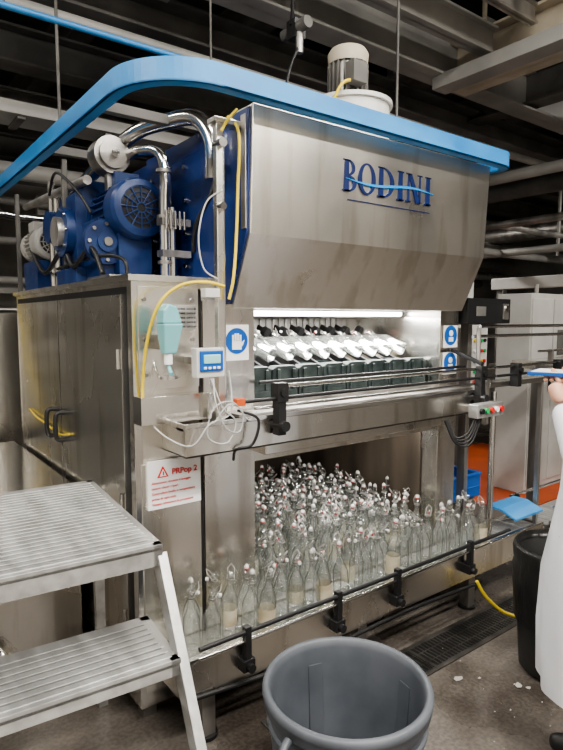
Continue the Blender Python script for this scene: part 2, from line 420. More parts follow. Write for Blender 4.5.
def stem(x,w=.026,z=z0,h=hL,m=navy):
    b.box(x,x+w,1.892,1.912,z,z+h,m)
    b.box(x-.009,x+w+.009,1.892,1.912,z,z+.006,m); b.box(x-.009,x+w+.009,1.892,1.912,z+h-.006,z+h,m)
def gB(x):
    stem(x); ring(x+.022,z0+hL*.75,.042,hL*.25,.020,.007,-90,90,navy); ring(x+.022,z0+hL*.26,.050,hL*.26,.022,.007,-90,90,navy)
def gO(x): ring(x+.052,z0+hL/2,.055,hL/2+.002,.023,.008,0,360,navy,n=32)
def gD(x): stem(x); ring(x+.022,z0+hL/2,.078,hL/2,.024,.007,-90,90,navy)
def gN(x):
    b.box(x,x+.010,1.892,1.912,z0,z0+hL,navy); b.box(x+.082,x+.092,1.892,1.912,z0,z0+hL,navy)
    b.hexa([(x+.064,1.892,z0),(x+.092,1.892,z0),(x+.092,1.912,z0),(x+.064,1.912,z0),(x-.002,1.892,z0+hL),(x+.026,1.892,z0+hL),(x+.026,1.912,z0+hL),(x-.002,1.912,z0+hL)],navy)
    b.box(x-.014,x+.02,1.892,1.912,z0+hL-.006,z0+hL,navy); b.box(x-.012,x+.02,1.892,1.912,z0,z0+.006,navy); b.box(x+.068,x+.104,1.892,1.912,z0+hL-.006,z0+hL,navy)
gB(1.775);gO(1.862);gD(1.993);stem(2.125);gN(2.19);stem(2.325)
N=24
for i in range(N):
    t0=i/N;t1=(i+1)/N
    def P(t): return 1.78+.60*t, z0+.055-.012*math.sin(t*2*math.pi), .0055*math.sin(math.pi*t)+.001
    xa,za,wa=P(t0);xb,zb,wb=P(t1)
    b.hexa([(xa,1.889,za-wa),(xb,1.889,zb-wb),(xb,1.905,zb-wb),(xa,1.905,za-wa),(xa,1.889,za+wa),(xb,1.889,zb+wb),(xb,1.905,zb+wb),(xa,1.905,za+wa)],lblue)
b.box(1.80,2.36,1.897,1.91,2.229,2.232,navy)
fin(b)

b=part('extractor_fan',.002)
b.M=Matrix.Translation((-.03,0,-.02))
b.cyl((2.17,2.26,2.50),(2.17,2.26,2.80),.20,white,seg=32)
b.cyl((2.17,2.26,2.80),(2.17,2.26,2.82),.215,white,seg=32)
b.cyl((2.15,2.26,2.82),(2.15,2.26,3.02),.085,steel_d,seg=24)
for i in range(20):
    t=2*math.pi*i/20; c,s_=math.cos(t),math.sin(t)
    b.bar((2.15+.09*c,2.26+.09*s_,2.85),(2.15+.09*c,2.26+.09*s_,3.01),.006,.03,beamd,up=(c,s_,0))
b.rev([(.1,0),(.105,.05),(.09,.075),(.0,.08)],(2.15,2.26,3.01),cream)
b.box(2.04,2.13,2.10,2.16,2.87,2.97,beamd)
b.tube([(2.05,2.13,2.88),(1.98,2.12,2.84),(1.95,2.16,2.75),(1.93,2.25,2.6)],.008,yellow)
fin(b)
b=part('gear_motor',.003)
def motor(cx,cy,cz,r,L,m,mc):
    b.cyl((cx,cy,cz),(cx,cy+L,cz),r*.86,m,seg=28)
    for i in range(26):
        t=2*math.pi*i/26;c,s_=math.cos(t),math.sin(t)
        b.bar((cx+r*.9*c,cy+.09,cz+r*.9*s_),(cx+r*.9*c,cy+L-.03,cz+r*.9*s_),.005,r*.2,m,up=(c,0,s_))
    b.cyl((cx,cy-.01,cz),(cx,cy+.08,cz),r,m,seg=32)
    b.rev([(r,0),(r*.93,-.025),(r*.72,-.03)],(cx,cy-.01,cz),m,axis=(0,1,0),seg=32)
    b.cyl((cx,cy-.03,cz),(cx,cy-.026,cz),r*.73,black,seg=32)
    for k in range(1,5):
        rr=r*.72*k/4
        b.rev([(rr,-.036),(rr-.006,-.036)],(cx,cy,cz),mc,axis=(0,1,0),seg=28)
    for i in range(12):
        t=2*math.pi*i/12;c,s_=math.cos(t),math.sin(t)
        b.bar((cx+.02*c,cy-.036,cz+.02*s_),(cx+r*.72*c,cy-.036,cz+r*.72*s_),.006,.004,mc,up=(0,1,0))
    b.box(cx-.06,cx+.06,cy+.12,cy+.24,cz+r*.8,cz+r*1.35,m)
    b.cyl((cx,cy+L,cz),(cx,cy+L+.05,cz),r*.95,m)
motor(1.08,2.52,2.20,.135,.30,motorb,motorb)
b.prism([(.90,1.95),(1.20,1.95),(1.24,2.05),(1.24,2.30),(1.16,2.37),(.98,2.37),(.90,2.30)],'y',2.84,3.08,motorb)
b.box(.88,1.26,2.80,3.12,1.875,1.95,motorb)
b.cyl((.90,2.96,2.13),(.86,2.96,2.13),.12,motorb,seg=28)
b.cyl((.86,2.96,2.13),(.83,2.96,2.13),.07,steel_d,seg=28)
for i in range(8):
    t=2*math.pi*i/8; b.cyl((.862,2.96+.104*math.cos(t),2.13+.104*math.sin(t)),(.848,2.96+.104*math.cos(t),2.13+.104*math.sin(t)),.009,steel_s,seg=6)
b.box(.93,1.03,2.62,2.84,1.90,2.16,motorb)
b.cyl((.955,2.63,2.05),(.955,2.59,2.05),.10,motorb,seg=24)
b.cyl((.955,2.60,2.05),(.955,2.575,2.05),.045,motorb,seg=18)
b.cyl((.955,2.58,2.05),(.955,2.565,2.05),.02,steel_d,seg=12)
for i in range(8):
    t=2*math.pi*i/8; b.cyl((.955+.08*math.cos(t),2.60,2.05+.08*math.sin(t)),(.955+.08*math.cos(t),2.58,2.05+.08*math.sin(t)),.009,steel_d,seg=6)
b.box(.93,1.22,2.5,2.8,1.875,1.90,steel_d)
b.box(1.0,1.16,2.56,2.76,1.90,2.10,motorb)
fin(b)
b=part('rear_motor',.002)
motor(.96,3.5,2.14,.10,.26,beamm,beamm)
b.box(.88,1.12,3.5,3.8,1.875,2.04,motorb)
b.cyl((.92,3.3,2.2),(.89,3.3,2.2),.085,motorb,seg=24)
b.cyl((.95,3.3,1.875),(.95,3.3,2.4),.03,steel_s)
b.cyl((1.10,3.1,1.875),(1.10,3.1,2.42),.02,steel_d)
fin(b)
b=part('pulley_and_canister',.002)
b.cyl((1.02,2.66,2.46),(1.02,2.76,2.46),.085,steel_d,seg=28)
b.cyl((1.02,2.64,2.46),(1.02,2.66,2.46),.065,steel_d,seg=28)
b.cyl((1.02,2.62,2.46),(1.02,2.64,2.46),.02,steel_s,seg=12)
b.box(1.0,1.04,2.68,2.72,2.30,2.46,steel_d)
fin(b)
b=part('process_pipes',0)
b.tube([(1.16,2.42,1.875),(1.16,2.42,2.2),(1.165,2.42,2.36),(1.15,2.46,2.45),(1.10,2.62,2.47),(1.06,2.9,2.45),(1.02,3.4,2.40)],.024,steel_s,seg=14)
b.tube([(1.02,3.6,2.30),(1.04,3.0,2.44),(1.10,2.62,2.55),(1.17,2.36,2.56),(1.22,2.22,2.54),(1.25,2.15,2.44),(1.25,2.14,2.28)],.034,steel_s,seg=16)
b.tube([(1.22,2.50,1.875),(1.22,2.50,2.40)],.016,steel_s,sub=1)
b.tube([(1.19,2.40,1.875),(1.19,2.40,2.20)],.012,steel_s,sub=1)
b.tube([(.93,2.30,1.875),(.92,2.32,1.95),(.90,2.6,1.98),(.88,3.1,1.96)],.008,black)
b.tube([(.90,2.5,1.9),(.885,2.6,2.02),(.87,2.8,1.95),(.88,3.0,2.05),(.87,3.3,1.95),(.88,3.6,2.1)],.012,black)
b.tube([(.88,3.2,2.35),(.86,3.0,2.42),(.90,2.8,2.30),(.94,2.75,2.2)],.007,black)
b.cyl((.93,3.35,1.875),(.93,3.35,2.45),.018,steel_s,seg=10); b.cyl((.93,2.75,2.35),(.93,3.9,2.40),.022,steel_d,seg=12)
b.tube([(1.24,2.3,2.0),(1.20,2.2,2.1),(1.23,2.12,2.22),(1.26,2.1,2.34)],.010,black)
for z in (1.95,2.15,2.35):
    b.cyl((1.16,2.42,z),(1.16,2.42,z+.014),.034,steel_d)
b.box(1.13,1.27,2.38,2.44,2.12,2.15,steel_d); b.box(1.13,1.27,2.38,2.44,1.98,2.01,steel_d)
for i in range(5):
    b.cyl((1.145+.022*i,2.37,2.10),(1.145+.022*i,2.37,2.18),.006,steel_s,seg=6)
fin(b)
b=part('mounting_post')
b.box(1.175,1.205,1.985,2.015,1.16,2.47,steel)
b.box(1.205,1.215,1.99,2.01,1.3,2.4,steel_s)
b.box(1.16,1.29,1.97,2.03,2.455,2.475,steel)
b.box(1.175,1.205,2.0,2.15,1.82,1.85,steel)
b.cyl((1.19,1.96,2.38),(1.19,2.02,2.38),.018,steel_s); b.cyl((1.19,1.96,2.14),(1.19,2.02,2.14),.015,steel_s)
for x,y in ((.9,4.0),(.9,3.0)):
    b.bar((x,y,1.86),(x,y,2.49),.025,.025,beamd)
fin(b)
b=part('yellow_hoses',0)
b.tube([(1.25,2.02,2.50),(1.255,1.95,2.42),(1.255,1.96,2.2),(1.245,1.96,2.0),(1.225,1.95,1.86),(1.21,1.96,1.78)],.0065,yellow)
b.tube([(1.235,1.93,2.50),(1.19,1.93,2.45),(1.17,1.94,2.41)],.006,yellow)
b.tube([(1.19,1.96,1.83),(1.12,1.98,1.845),(1.02,2.0,1.83),(.945,2.03,1.76),(.915,2.08,1.62),(.91,2.12,1.45),(.912,2.125,1.33)],.0065,yellow)
fin(b)
b=part('grey_cables',0)
b.tube([(1.20,1.95,1.50),(1.20,1.93,1.40),(1.17,1.90,1.33),(1.08,1.9,1.30),(1.02,1.93,1.22),(.95,2.0,1.25),(.93,2.12,1.3)],.0032,cablem)
b.tube([(1.12,1.95,1.47),(1.14,1.9,1.36),(1.20,1.9,1.30),(1.16,1.9,1.22),(1.08,1.91,1.25),(1.10,1.9,1.36),(1.18,1.89,1.38),(1.26,1.9,1.3),(1.3,1.9,1.33)],.0028,cablem)
b.tube([(1.13,1.95,1.47),(1.11,1.9,1.38),(1.15,1.89,1.28),(1.22,1.9,1.26),(1.23,1.9,1.34),(1.16,1.89,1.37),(1.10,1.9,1.30)],.0028,cablem)
b.tube([(1.19,1.97,2.2),(1.13,1.99,2.15),(1.10,2.0,2.02),(1.12,2.0,1.9),(1.17,1.98,1.86)],.0032,cablem)
b.tube([(1.22,1.92,1.34),(1.30,1.89,1.30),(1.28,1.9,1.20),(1.22,1.93,1.18),(1.25,2.0,1.12)],.006,black)
fin(b)
b=part('display_unit',.004)
b.box(1.06,1.185,1.955,2.0,1.475,1.59,white)
b.box(1.072,1.173,1.945,1.956,1.50,1.58,bluepl)
b.box(1.085,1.16,1.941,1.947,1.53,1.565,screen)
for i in range(4): b.box(1.085+.02*i,1.098+.02*i,1.941,1.947,1.508,1.518,whitep)
b.box(1.10,1.17,2.0,2.14,1.52,1.55,steel_d)
b.box(1.10,1.165,1.95,1.99,1.785,1.82,white)
fin(b)
b=part('disinfectant_dispenser',.006)
b.M=Matrix.Translation((-.04,0,-.015))
b.hexa([(.985,1.99,1.585),(1.035,1.99,1.585),(1.035,2.03,1.585),(.985,2.03,1.585),(.975,1.97,1.70),(1.055,1.97,1.70),(1.055,2.05,1.70),(.975,2.05,1.70)],teal)
b.prism([(.975,1.70),(1.055,1.70),(1.035,1.765),(1.0,1.775),(.98,1.75)],'y',1.98,2.04,teal)
b.cyl((1.008,2.01,1.585),(1.008,2.01,1.545),.016,whitep); b.tube([(1.008,2.01,1.545),(1.008,2.0,1.525),(1.0,1.97,1.51)],.008,teal)
b.cyl((1.008,2.01,1.50),(1.008,2.01,1.49),.035,steel_s)
b.tube([(1.008,2.04,1.49),(1.008,2.10,1.49),(1.008,2.14,1.55)],.005,steel_s)
b.box(.985,1.035,2.04,2.14,1.60,1.66,steel_d)
fin(b)
def disc_sign(b,cx,cz,w,h,y):
    b.box(cx-w/2,cx+w/2,y-.004,y,cz-h/2,cz+h/2,whitep)
    b.cyl((cx,y-.0065,cz+h*.05),(cx,y-.004,cz+h*.05),w*.45,bluepl,seg=32)
b=part('glove_sign',0)
gx=1.350; disc_sign(b,gx,1.60,.125,.155,2.13)
z=1.60; yy0,yy1=2.1205,2.1225
b.box(gx-.025,gx+.022,yy0,yy1+.002,z-.030,z+.010,whitep)
for i in range(4): b.box(gx-.025+.0125*i,gx-.016+.0125*i,yy0,yy1+.002,z+.008,z+.043-.006*abs(i-1.5),whitep)
b.hexa([(gx+.020,yy0,z-.02),(gx+.030,yy0,z-.01),(gx+.030,yy1,z-.01),(gx+.020,yy1,z-.02),(gx+.022,yy0,z),(gx+.038,yy0,z+.012),(gx+.038,yy1,z+.012),(gx+.022,yy1,z)],whitep)
disc_sign(b,2.865,1.60,.13,.13,2.145); disc_sign(b,2.865,1.44,.13,.13,2.145)
for z in (1.60,1.44):
    b.cyl((2.865,2.136,z+.02),(2.865,2.140,z+.02),.018,whitep,seg=16); b.box(2.845,2.885,2.136,2.140,z-.03,z-.004,whitep)
fin(b)
b=part('bottle_pockets',.004)
n=8; x0=XL+.01; wd=(XR-XL-.02)/n
for i in range(n):
    xa=x0+i*wd
    b.prism([(xa+.004,1.31),(xa+wd-.004,1.31),(xa+wd-.004,1.46),(xa+wd-.03,1.475),(xa+.03,1.475),(xa+.004,1.46)],'y',2.24,2.30,pocket)
    b.box(xa+.02,xa+wd-.02,2.228,2.24,1.33,1.36,pocket)
    b.box(xa+.025,xa+.045,2.228,2.24,1.36,1.46,pocket); b.box(xa+wd-.045,xa+wd-.025,2.228,2.24,1.36,1.46,pocket)
    b.box(xa+.004,xa+.02,2.30,2.5,1.36,1.47,pocket)
b.box(XL,XR,2.2,2.24,1.28,1.325,steel_d)
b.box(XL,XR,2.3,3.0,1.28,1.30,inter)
b.box(XL,XR,2.86,2.90,1.40,1.58,black)
for i in range(10):
    xa=1.50+i*.125
    b.bar((xa-.035,2.86,1.655),(xa+.040,2.36,1.44),.016,.035,black)
    b.cyl((xa+.050,2.74,1.635),(xa+.058,2.71,1.622),.030,black,seg=14)
b.cyl((XL,2.8,1.72),(XR,2.8,1.72),.012,steel_s,seg=10)
fin(b)
b=part('infeed_beam',.003)
b.box(1.0,2.88,1.94,1.955,1.17,1.30,steel)
b.box(1.0,2.88,1.94,2.15,1.17,1.18,steel_d)
b.box(1.0,1.012,1.95,2.15,1.17,1.30,steel)
b.box(1.0,2.88,1.955,2.02,1.27,1.285,steel_d)
b.box(1.30,2.95,2.03,2.2,1.285,1.30,steel_d)
b.box(1.0,2.9,1.93,1.94,1.285,1.305,steel_s)
b.box(XL,XR,2.05,2.15,1.10,1.17,steel)
fin(b)
b=part('guide_rails',.002)
b.cyl((1.22,1.90,1.375),(2.96,1.90,1.375),.008,black,seg=10)
b.cyl((1.40,1.91,1.425),(2.96,1.91,1.425),.008,steel_s,seg=10)
b.cyl((1.45,2.1,1.42),(2.96,2.1,1.42),.008,black,seg=10)
b.cyl((1.30,1.915,1.34),(2.9,1.915,1.34),.007,steel_s,seg=10)
for x in (1.42,2.83):
    b.box(x-.02,x+.02,1.885,1.93,1.22,1.40,black); b.box(x-.028,x+.028,1.88,1.92,1.36,1.44,black)
    b.cyl((x,1.86,1.26),(x,1.94,1.26),.022,black); b.cyl((x,1.87,1.40),(x,1.89,1.40),.016,black)
b.box(1.20,1.24,1.89,1.92,1.36,1.39,orange)
b.bar((2.84,1.9,1.45),(2.88,2.14,1.52),.02,.02,black)
b.box(2.885,2.915,1.90,1.93,1.1,1.37,steel_d)
fin(b)
b=part('pushbutton_station',.004)
b.box(2.66,2.90,1.80,1.86,1.17,1.245,alu)
for i,c in enumerate((black,green,red,whitep,red)):
    b.cyl((2.69+.045*i,1.785,1.21),(2.69+.045*i,1.80,1.21),.015,c,seg=14)
b.box(2.76,2.80,1.86,1.94,1.18,1.22,steel_d)
for k in range(4):
    b.tube([(2.68+.02*k,1.83,1.17),(2.63+.01*k,1.84,1.09-.02*k),(2.58,1.88,1.07-.01*k),(2.57-.01*k,1.92,1.16)],.006,black)
fin(b)
e=empty('warning_sign')
b=B('sign_board',e)
b.box(.925,1.165,2.128,2.137,.93,1.13,whitep)
b.hexa([(.965,2.125,1.06),(1.015,2.125,1.06),(1.015,2.127,1.06),(.965,2.127,1.06),(.988,2.125,1.105),(.992,2.125,1.105),(.992,2.127,1.105),(.988,2.127,1.105)],red)
b.hexa([(.975,2.123,1.065),(1.005,2.123,1.065),(1.005,2.1245,1.065),(.975,2.1245,1.065),(.989,2.123,1.093),(.991,2.123,1.093),(.991,2.1245,1.093),(.989,2.1245,1.093)],whitep)
b.box(.988,.992,2.121,2.1225,1.07,1.085,black)
b.done()
text('sign_title','PRPop 2',1.03,2.126,1.066,.034,red,e,bold=.0006)
for i,t in enumerate(('Attenzione: durante il lavaggio','tenere chiusi i ripari','Controllare livello e temperatura','prima di ogni ciclo','Vietato rimuovere le protezioni')):
    text('sign_line','%s'%t,.94,2.126,1.035-.022*i,.0145,red,e)
e2=empty('data_plate'); b=B('plate',e2); b.box(1.05,1.15,2.128,2.137,1.66,1.76,alu)
b.done()
for i in range(5): text('plate_line','MACHINE  DATA 0%d'%i,1.055,2.127,1.74-.018*i,.011,black,e2)

e=empty('blue_overhead_rail')
b=B('rail_band',e,.004)
pts=[]
xl=.80;yf=1.80;R=.30
pts+=[(xl,6.0),(xl,4.0),(xl,3.0),(xl,yf+R)]
for i in range(1,16):
    t=math.radians(180+90*i/16); pts.append((xl+R+R*math.cos(t),yf+R+R*math.sin(t)))
pts+=[(xl+R,yf),(2.0,yf),(2.84,yf)]
for i in range(1,9):
    t=math.radians(-90+80*i/8); pts.append((2.84+.10*math.cos(t),yf+.10+.10*math.sin(t)))
pts+=[(2.94,2.3)]
def offs(pts,d):
    out=[]
    for i,pp in enumerate(pts):
        a=Vector(pts[max(i-1,0)]);c=Vector(pts[min(i+1,len(pts)-1)]);t=(c-a).normalized()
        n=Vector((-t.y,t.x)); out.append(Vector(pp)+n*d)
    return out
def band(pts,d0,d1,z0_,z1_,m):
    A=offs(pts,d0);C=offs(pts,d1);vs=[];fs=[]
    for a,c in zip(A,C): vs+=[(a.x,a.y,z0_),(a.x,a.y,z1_),(c.x,c.y,z1_),(c.x,c.y,z0_)]
    for i in range(len(A)-1):
        o=i*4
        for k in range(4): fs.append((o+k,o+(k+1)%4,o+4+(k+1)%4,o+4+k))
    fs+=[(0,3,2,1),tuple(len(vs)-4+k for k in range(4))]
    b.add(vs,fs,m)
band(pts,0,.010,2.51,2.59,bluerail)
band(pts,0,.05,2.51,2.518,bluerail)
b.box(.83,2.9,2.34,2.38,2.535,2.575,beamd)
b.box(.82,1.25,3.02,3.06,2.52,2.56,beamd)
b.cyl((2.6,2.36,2.57),(2.6,2.36,3.6),.008,beamd,seg=8); b.cyl((.9,3.04,2.55),(.9,3.04,3.45),.008,beamd,seg=8)
b.done()

# ---- lower conveyor
e=empty('accumulation_conveyor')
BZ=.34
b=B('conveyor_frame',e,.003)
b.box(.95,3.55,1.89,1.905,.22,.385,steel)
b.box(.95,3.55,1.885,1.91,.375,.39,steel_s)
b.box(.95,.965,1.9,2.13,.22,.385,steel)
b.box(.965,3.6,1.905,2.13,BZ-.02,BZ,steel_d)
b.box(2.97,3.6,2.13,2.145,.22,.37,steel)
for i in range(66):
    x=.98+i*.039
    b.box(x,x+.034,1.91,2.13,BZ-.001,BZ+.003,alu if x>2.95 else steel_d)
for x in (1.08,1.95,2.85,3.45):
    b.box(x-.03,x+.03,1.93,1.99,.0,.23,steel_d); b.cyl((x,1.96,0),(x,1.96,.015),.05,black)
b.cyl((1.0,1.855,.445),(3.1,1.855,.445),.010,black,seg=10)
b.cyl((1.0,1.86,.405),(3.1,1.86,.405),.007,steel_s,seg=10)
for x in (1.22,1.72,2.12,2.72):
    b.box(x-.014,x+.014,1.845,1.875,.30,.465,black); b.box(x-.028,x+.028,1.84,1.89,.28,.33,black)
    b.cyl((x,1.82,.30),(x,1.85,.30),.018,black)
b.tube([(.96,1.88,.24),(1.5,1.875,.20),(2.2,1.875,.21),(2.8,1.88,.18)],.010,black)
b.prism([(1.91,.46),(2.02,.50),(2.12,.50),(2.12,.485),(2.02,.485),(1.91,.445)],'x',3.26,3.58,bluerail)
for x in (3.28,3.56): b.box(x-.01,x+.01,2.10,2.12,.345,.49,steel_d)
b.cyl((3.08,1.98,.345),(3.08,1.98,1.27),.018,steel_s); b.box(3.02,3.14,1.95,2.02,.345,.36,steel_d)
b.done()
b=part('bay_table',.002)
b.box(XL,XR,2.16,3.44,BZ-.02,BZ,steel_d)
fin(b)

def bottle_prof(r,h,hs,rn):
    return [(0.0,.010),(r*.5,.006),(r*.8,.0),(r,.008),(r,.012),(r,hs*.5),(r,hs*.94),(r*.95,hs),(r*.74,hs+.024),(r*.50,hs+.042),(rn*1.1,hs+.062),(rn,h-.034),(rn,h-.016),(rn*1.35,h-.014),(rn*1.35,h)]
def add_bottle(b,o,axis,kind,rng,seg=12,labels=True,gm=None):
    r,h,hs=( (.0375,.285,.160),(.035,.315,.185),(.0405,.270,.150),(.036,.300,.170))[kind]
    rn=.0125
    b.rev(bottle_prof(r,h,hs,rn),o,gm or glass,seg=seg,axis=axis)
    o=Vector(o);d=Vector(axis).normalized()
    if labels and rng.random()<.16:
        b.rev([(r+.0008,.05),(r+.0008,hs*rng.uniform(.65,.85))],o,label,seg=seg,axis=axis)
    q=d.orthogonal().normalized(); q=Quaternion(d,rng.random()*6.28)@q
    st=rng.random(); s=d.cross(q)
    if st<.40:
        b.cyl(o+d*h,o+d*(h+.005),.0125,redd if rng.random()<.5 else steel_d,seg=8)
        b.rev([(.010,.005),(.011,.011),(.007,.018),(0,.019)],o+d*h,stopm,seg=8,axis=axis)
        b.tube([o+d*(h-.035)+s*.015,o+d*(h-.01)+s*.022,o+d*(h+.018)+s*.012,o+d*(h+.024),o+d*(h+.018)-s*.012,o+d*(h-.01)-s*.022,o+d*(h-.035)-s*.015],.0020,steel_d,seg=4,sub=1)
    else:
        c=o+d*(h-.032)+q*.030
        b.cyl(c,c+q*.011,.008,stopm,seg=8)
        if rng.random()<.5: b.cyl(c-q*.004,c,.0095,redd,seg=8)
        b.tube([o+d*(h-.035)+s*.015,c+s*.015+d*.03,c+d*.045+q*.01,c-s*.015+d*.03,o+d*(h-.035)-s*.015],.0020,steel_d,seg=4,sub=1)
    b.rev([(.0175,-.040),(.0190,-.037),(.0175,-.034)],o+d*h,steel_d,seg=8,axis=axis)
rng=random.Random(3)
b=B('glass_bottles')
def place(x,y,kind=None):
    k=kind if kind is not None else rng.choice((0,0,1,2,3,3))
    tilt=Vector((rng.uniform(-.08,.08),rng.uniform(-.05,.05),1))
    add_bottle(b,(x,y,BZ+.005),tilt,k,rng)
row=0
y=1.955
while y<2.10:
    x=1.02+(.045 if row%2 else 0)
    while x<3.0:
        if not (x<1.2 and rng.random()<.15): place(x+rng.uniform(-.012,.012),y+rng.uniform(-.008,.012))
        x+=rng.uniform(.084,.094)
    y+=.078; row+=1
y=2.215
while y<3.38:
    x=XL+.05+(.045 if row%2 else 0)
    while x<XR-.045:
        place(x+rng.uniform(-.010,.010),y+rng.uniform(-.008,.008)); x+=rng.uniform(.083,.093)
    y+=.078; row+=1
b.done()
b=part('bottles_in_carriers',0)
for i in range(10):
    xa=1.50+i*.125
    add_bottle(b,(xa+.105,2.38,1.515),(-.16,.5,.215),2,rng,seg=20,labels=False,gm=glassw)
fin(b)

# ------------------------------------------------------------------ right side equipment
e=empty('conveyor_guide_rail'); b=B('rail_rods',e,.002)
b.cyl((2.98,1.90,1.375),(3.9,1.90,1.375),.008,black,seg=10); b.cyl((2.98,1.91,1.425),(3.9,1.91,1.425),.008,steel_s,seg=10)
b.box(2.98,3.9,1.94,2.04,1.30,1.33,steel)
for x in (3.2,3.7):
    b.box(x-.02,x+.02,1.885,1.94,1.30,1.44,black); b.cyl((x,1.87,1.40),(x,1.89,1.40),.016,black)
b.box(3.61,3.635,1.97,2.0,0,1.30,steel_d)
b.cyl((2.98,2.02,1.66),(5.3,2.02,1.66),.01,steel_s,seg=8); b.cyl((2.97,2.06,1.60),(5.3,2.06,1.60),.01,steel_s,seg=8)
for x in (3.0,5.2): b.cyl((x,2.04,.35 if x>4 else 1.33),(x,2.04,1.66),.013,steel_d,seg=8)
b.done()
e=empty('control_panel'); b=B('panel_body',e,.004)
b.M=Matrix.Translation((.40,.31,0))
b.box(3.22,3.62,2.35,2.6,1.12,1.66,white); b.box(3.23,3.40,2.338,2.35,1.14,1.64,steel_d)
b.box(3.42,3.61,2.338,2.35,1.14,1.64,white)
b.box(3.4,3.46,2.42,2.5,0,1.15,steel_d); b.box(3.25,3.6,2.35,2.62,0,.02,steel_d)
for r in range(5):
    for c in range(4):
        b.cyl((3.44+.042*c,2.325,1.22+.08*r),(3.44+.042*c,2.338,1.22+.08*r),.014,(red,green,black,whitep,yellow)[(r+c)%5],seg=12)
b.box(3.05,3.5,2.4,2.62,1.86,2.06,white); b.box(3.12,3.2,2.44,2.5,1.1,1.86,steel_d)
b.done()
e=empty('printer_unit'); b=B('printer_body',e,.006)
b.box(2.97,3.42,2.10,2.3,1.675,1.83,black); b.box(3.33,3.39,2.09,2.10,1.70,1.80,steel_d); b.cyl((3.36,2.08,1.77),(3.36,2.10,1.77),.02,steel_s)
b.box(3.18,3.22,2.24,2.3,0.02,1.675,steel_d); b.box(3.10,3.30,2.18,2.36,0,.02,steel_d); b.box(3.05,3.15,2.095,2.10,1.72,1.78,beamd)
b.done()
e=empty('blue_crate'); b=B('crate_body',e,.003)
b.M=Matrix.Translation((-.08,.19,.02))
x0,x1,y0,y1,z0_,z1_=3.12,3.66,2.20,2.50,.42,.58
for (a,c) in (((x0,y0),(x1,y0)),((x1,y0),(x1,y1)),((x1,y1),(x0,y1)),((x0,y1),(x0,y0))):
    b.bar((a[0],a[1],(z0_+z1_)/2),(c[0],c[1],(z0_+z1_)/2),.012,z1_-z0_,bluepl)
    b.bar((a[0],a[1],z1_),(c[0],c[1],z1_),.035,.015,bluepl)
    b.bar((a[0],a[1],z0_+.07),(c[0],c[1],z0_+.07),.022,.01,bluepl)
b.box(x0,x1,y0,y1,z0_,z0_+.01,bluepl)
for i in range(8): b.cyl((x0+.05+i*.055,y0+.1,z0_+.04),(x0+.07+i*.055,y0+.2,z0_+.15),.03,glassw,r2=.012,seg=12)
b.box(x0+.02,x1-.02,y0+.02,y1-.02,z0_-.02,z0_,steel_d)
for (x,y) in ((x0+.04,y0+.04),(x1-.04,y0+.04),(x0+.04,y1-.04),(x1-.04,y1-.04)): b.box(x-.015,x+.015,y-.015,y+.015,-.02,z0_-.02,steel_d)
b.done()
e=empty('transfer_conveyor'); b=B('frame',e,.003)
b.box(3.64,5.6,1.90,2.15,.28,.34,steel_d); b.box(3.64,5.6,1.885,1.90,.22,.37,steel)
for i in range(49): b.box(3.65+i*.039,3.684+i*.039,1.9,2.15,.34,.344,alu)
for x in (3.75,4.6,5.5): b.box(x-.03,x+.03,1.98,2.06,0,.28,steel_d)
b.cyl((3.64,1.87,.47),(5.6,1.87,.47),.01,steel_s,seg=8); b.cyl((3.64,2.18,.47),(5.6,2.18,.47),.01,steel_s,seg=8)
for x in (3.7,4.5,5.3):
    b.box(x-.01,x+.01,1.865,1.885,.3,.48,black); b.box(x-.01,x+.01,2.15,2.19,.3,.48,black)
b.done()
b=B('yellow_floor_hose'); b.tube([(2.70,1.80,.26),(2.75,1.76,.16),(2.86,1.70,.06),(3.05,1.62,.012),(3.3,1.60,.012),(3.6,1.72,.012),(3.8,1.8,.012),(4.2,1.8,.012)],.009,yellow); b.done()
e=empty('electrical_cabinet'); b=B('cabinet_body',e,.008)
b.box(5.15,5.95,2.95,3.30,.011,1.95,white); b.box(5.17,5.54,2.938,2.95,.1,1.9,white); b.box(5.56,5.93,2.938,2.95,.1,1.9,white)
b.box(5.49,5.52,2.92,2.938,1.0,1.15,black); b.box(5.63,5.85,2.93,2.938,1.35,1.6,beamd); b.cyl((5.5,3.1,1.95),(5.5,3.1,2.05),.02,beamm)
b.done()
b=B('orange_floor_mat'); b.box(4.6,6.9,2.7,4.6,0,.010,orange); b.done()
e=empty('filling_machine'); b=B('filler_body',e,.01)
b.M=Matrix.Translation((.9,0,0))
b.box(6.1,8.4,2.9,4.6,.35,1.1,steel); b.cyl((7.1,3.7,1.1),(7.1,3.7,1.8),.75,white,seg=40); b.cyl((7.1,3.7,1.8),(7.1,3.7,1.9),.5,steel,seg=40)
for i in range(24):
    t=2*math.pi*i/24; b.cyl((7.1+.85*math.cos(t),3.7+.85*math.sin(t),1.1),(7.1+.85*math.cos(t),3.7+.85*math.sin(t),1.7),.03,steel_s,seg=8)
for x in (6.2,8.3):
    for y in (3.0,4.5): b.box(x-.05,x+.05,y-.05,y+.05,0,2.2,steel_d)
b.box(6.1,8.4,2.9,2.96,2.1,2.25,white); b.box(6.1,6.16,2.9,4.6,2.1,2.25,white)
for k in range(5):
    b.tube([(6.2+k*.3,3.4,1.8),(6.15+k*.3,3.2,2.15),(6.3+k*.3,3.05,2.42),(6.55+k*.3,3.1,2.32),(6.6+k*.3,3.4,1.8)],.025,bluerail if k%2 else whitep)
b.done()
e=empty('bottling_conveyor'); b=B('conveyor_body',e,.003)
b.box(4.2,9.0,2.35,2.55,1.32,1.38,steel); b.cyl((4.2,2.33,1.46),(9,2.33,1.46),.01,steel_s,seg=8)
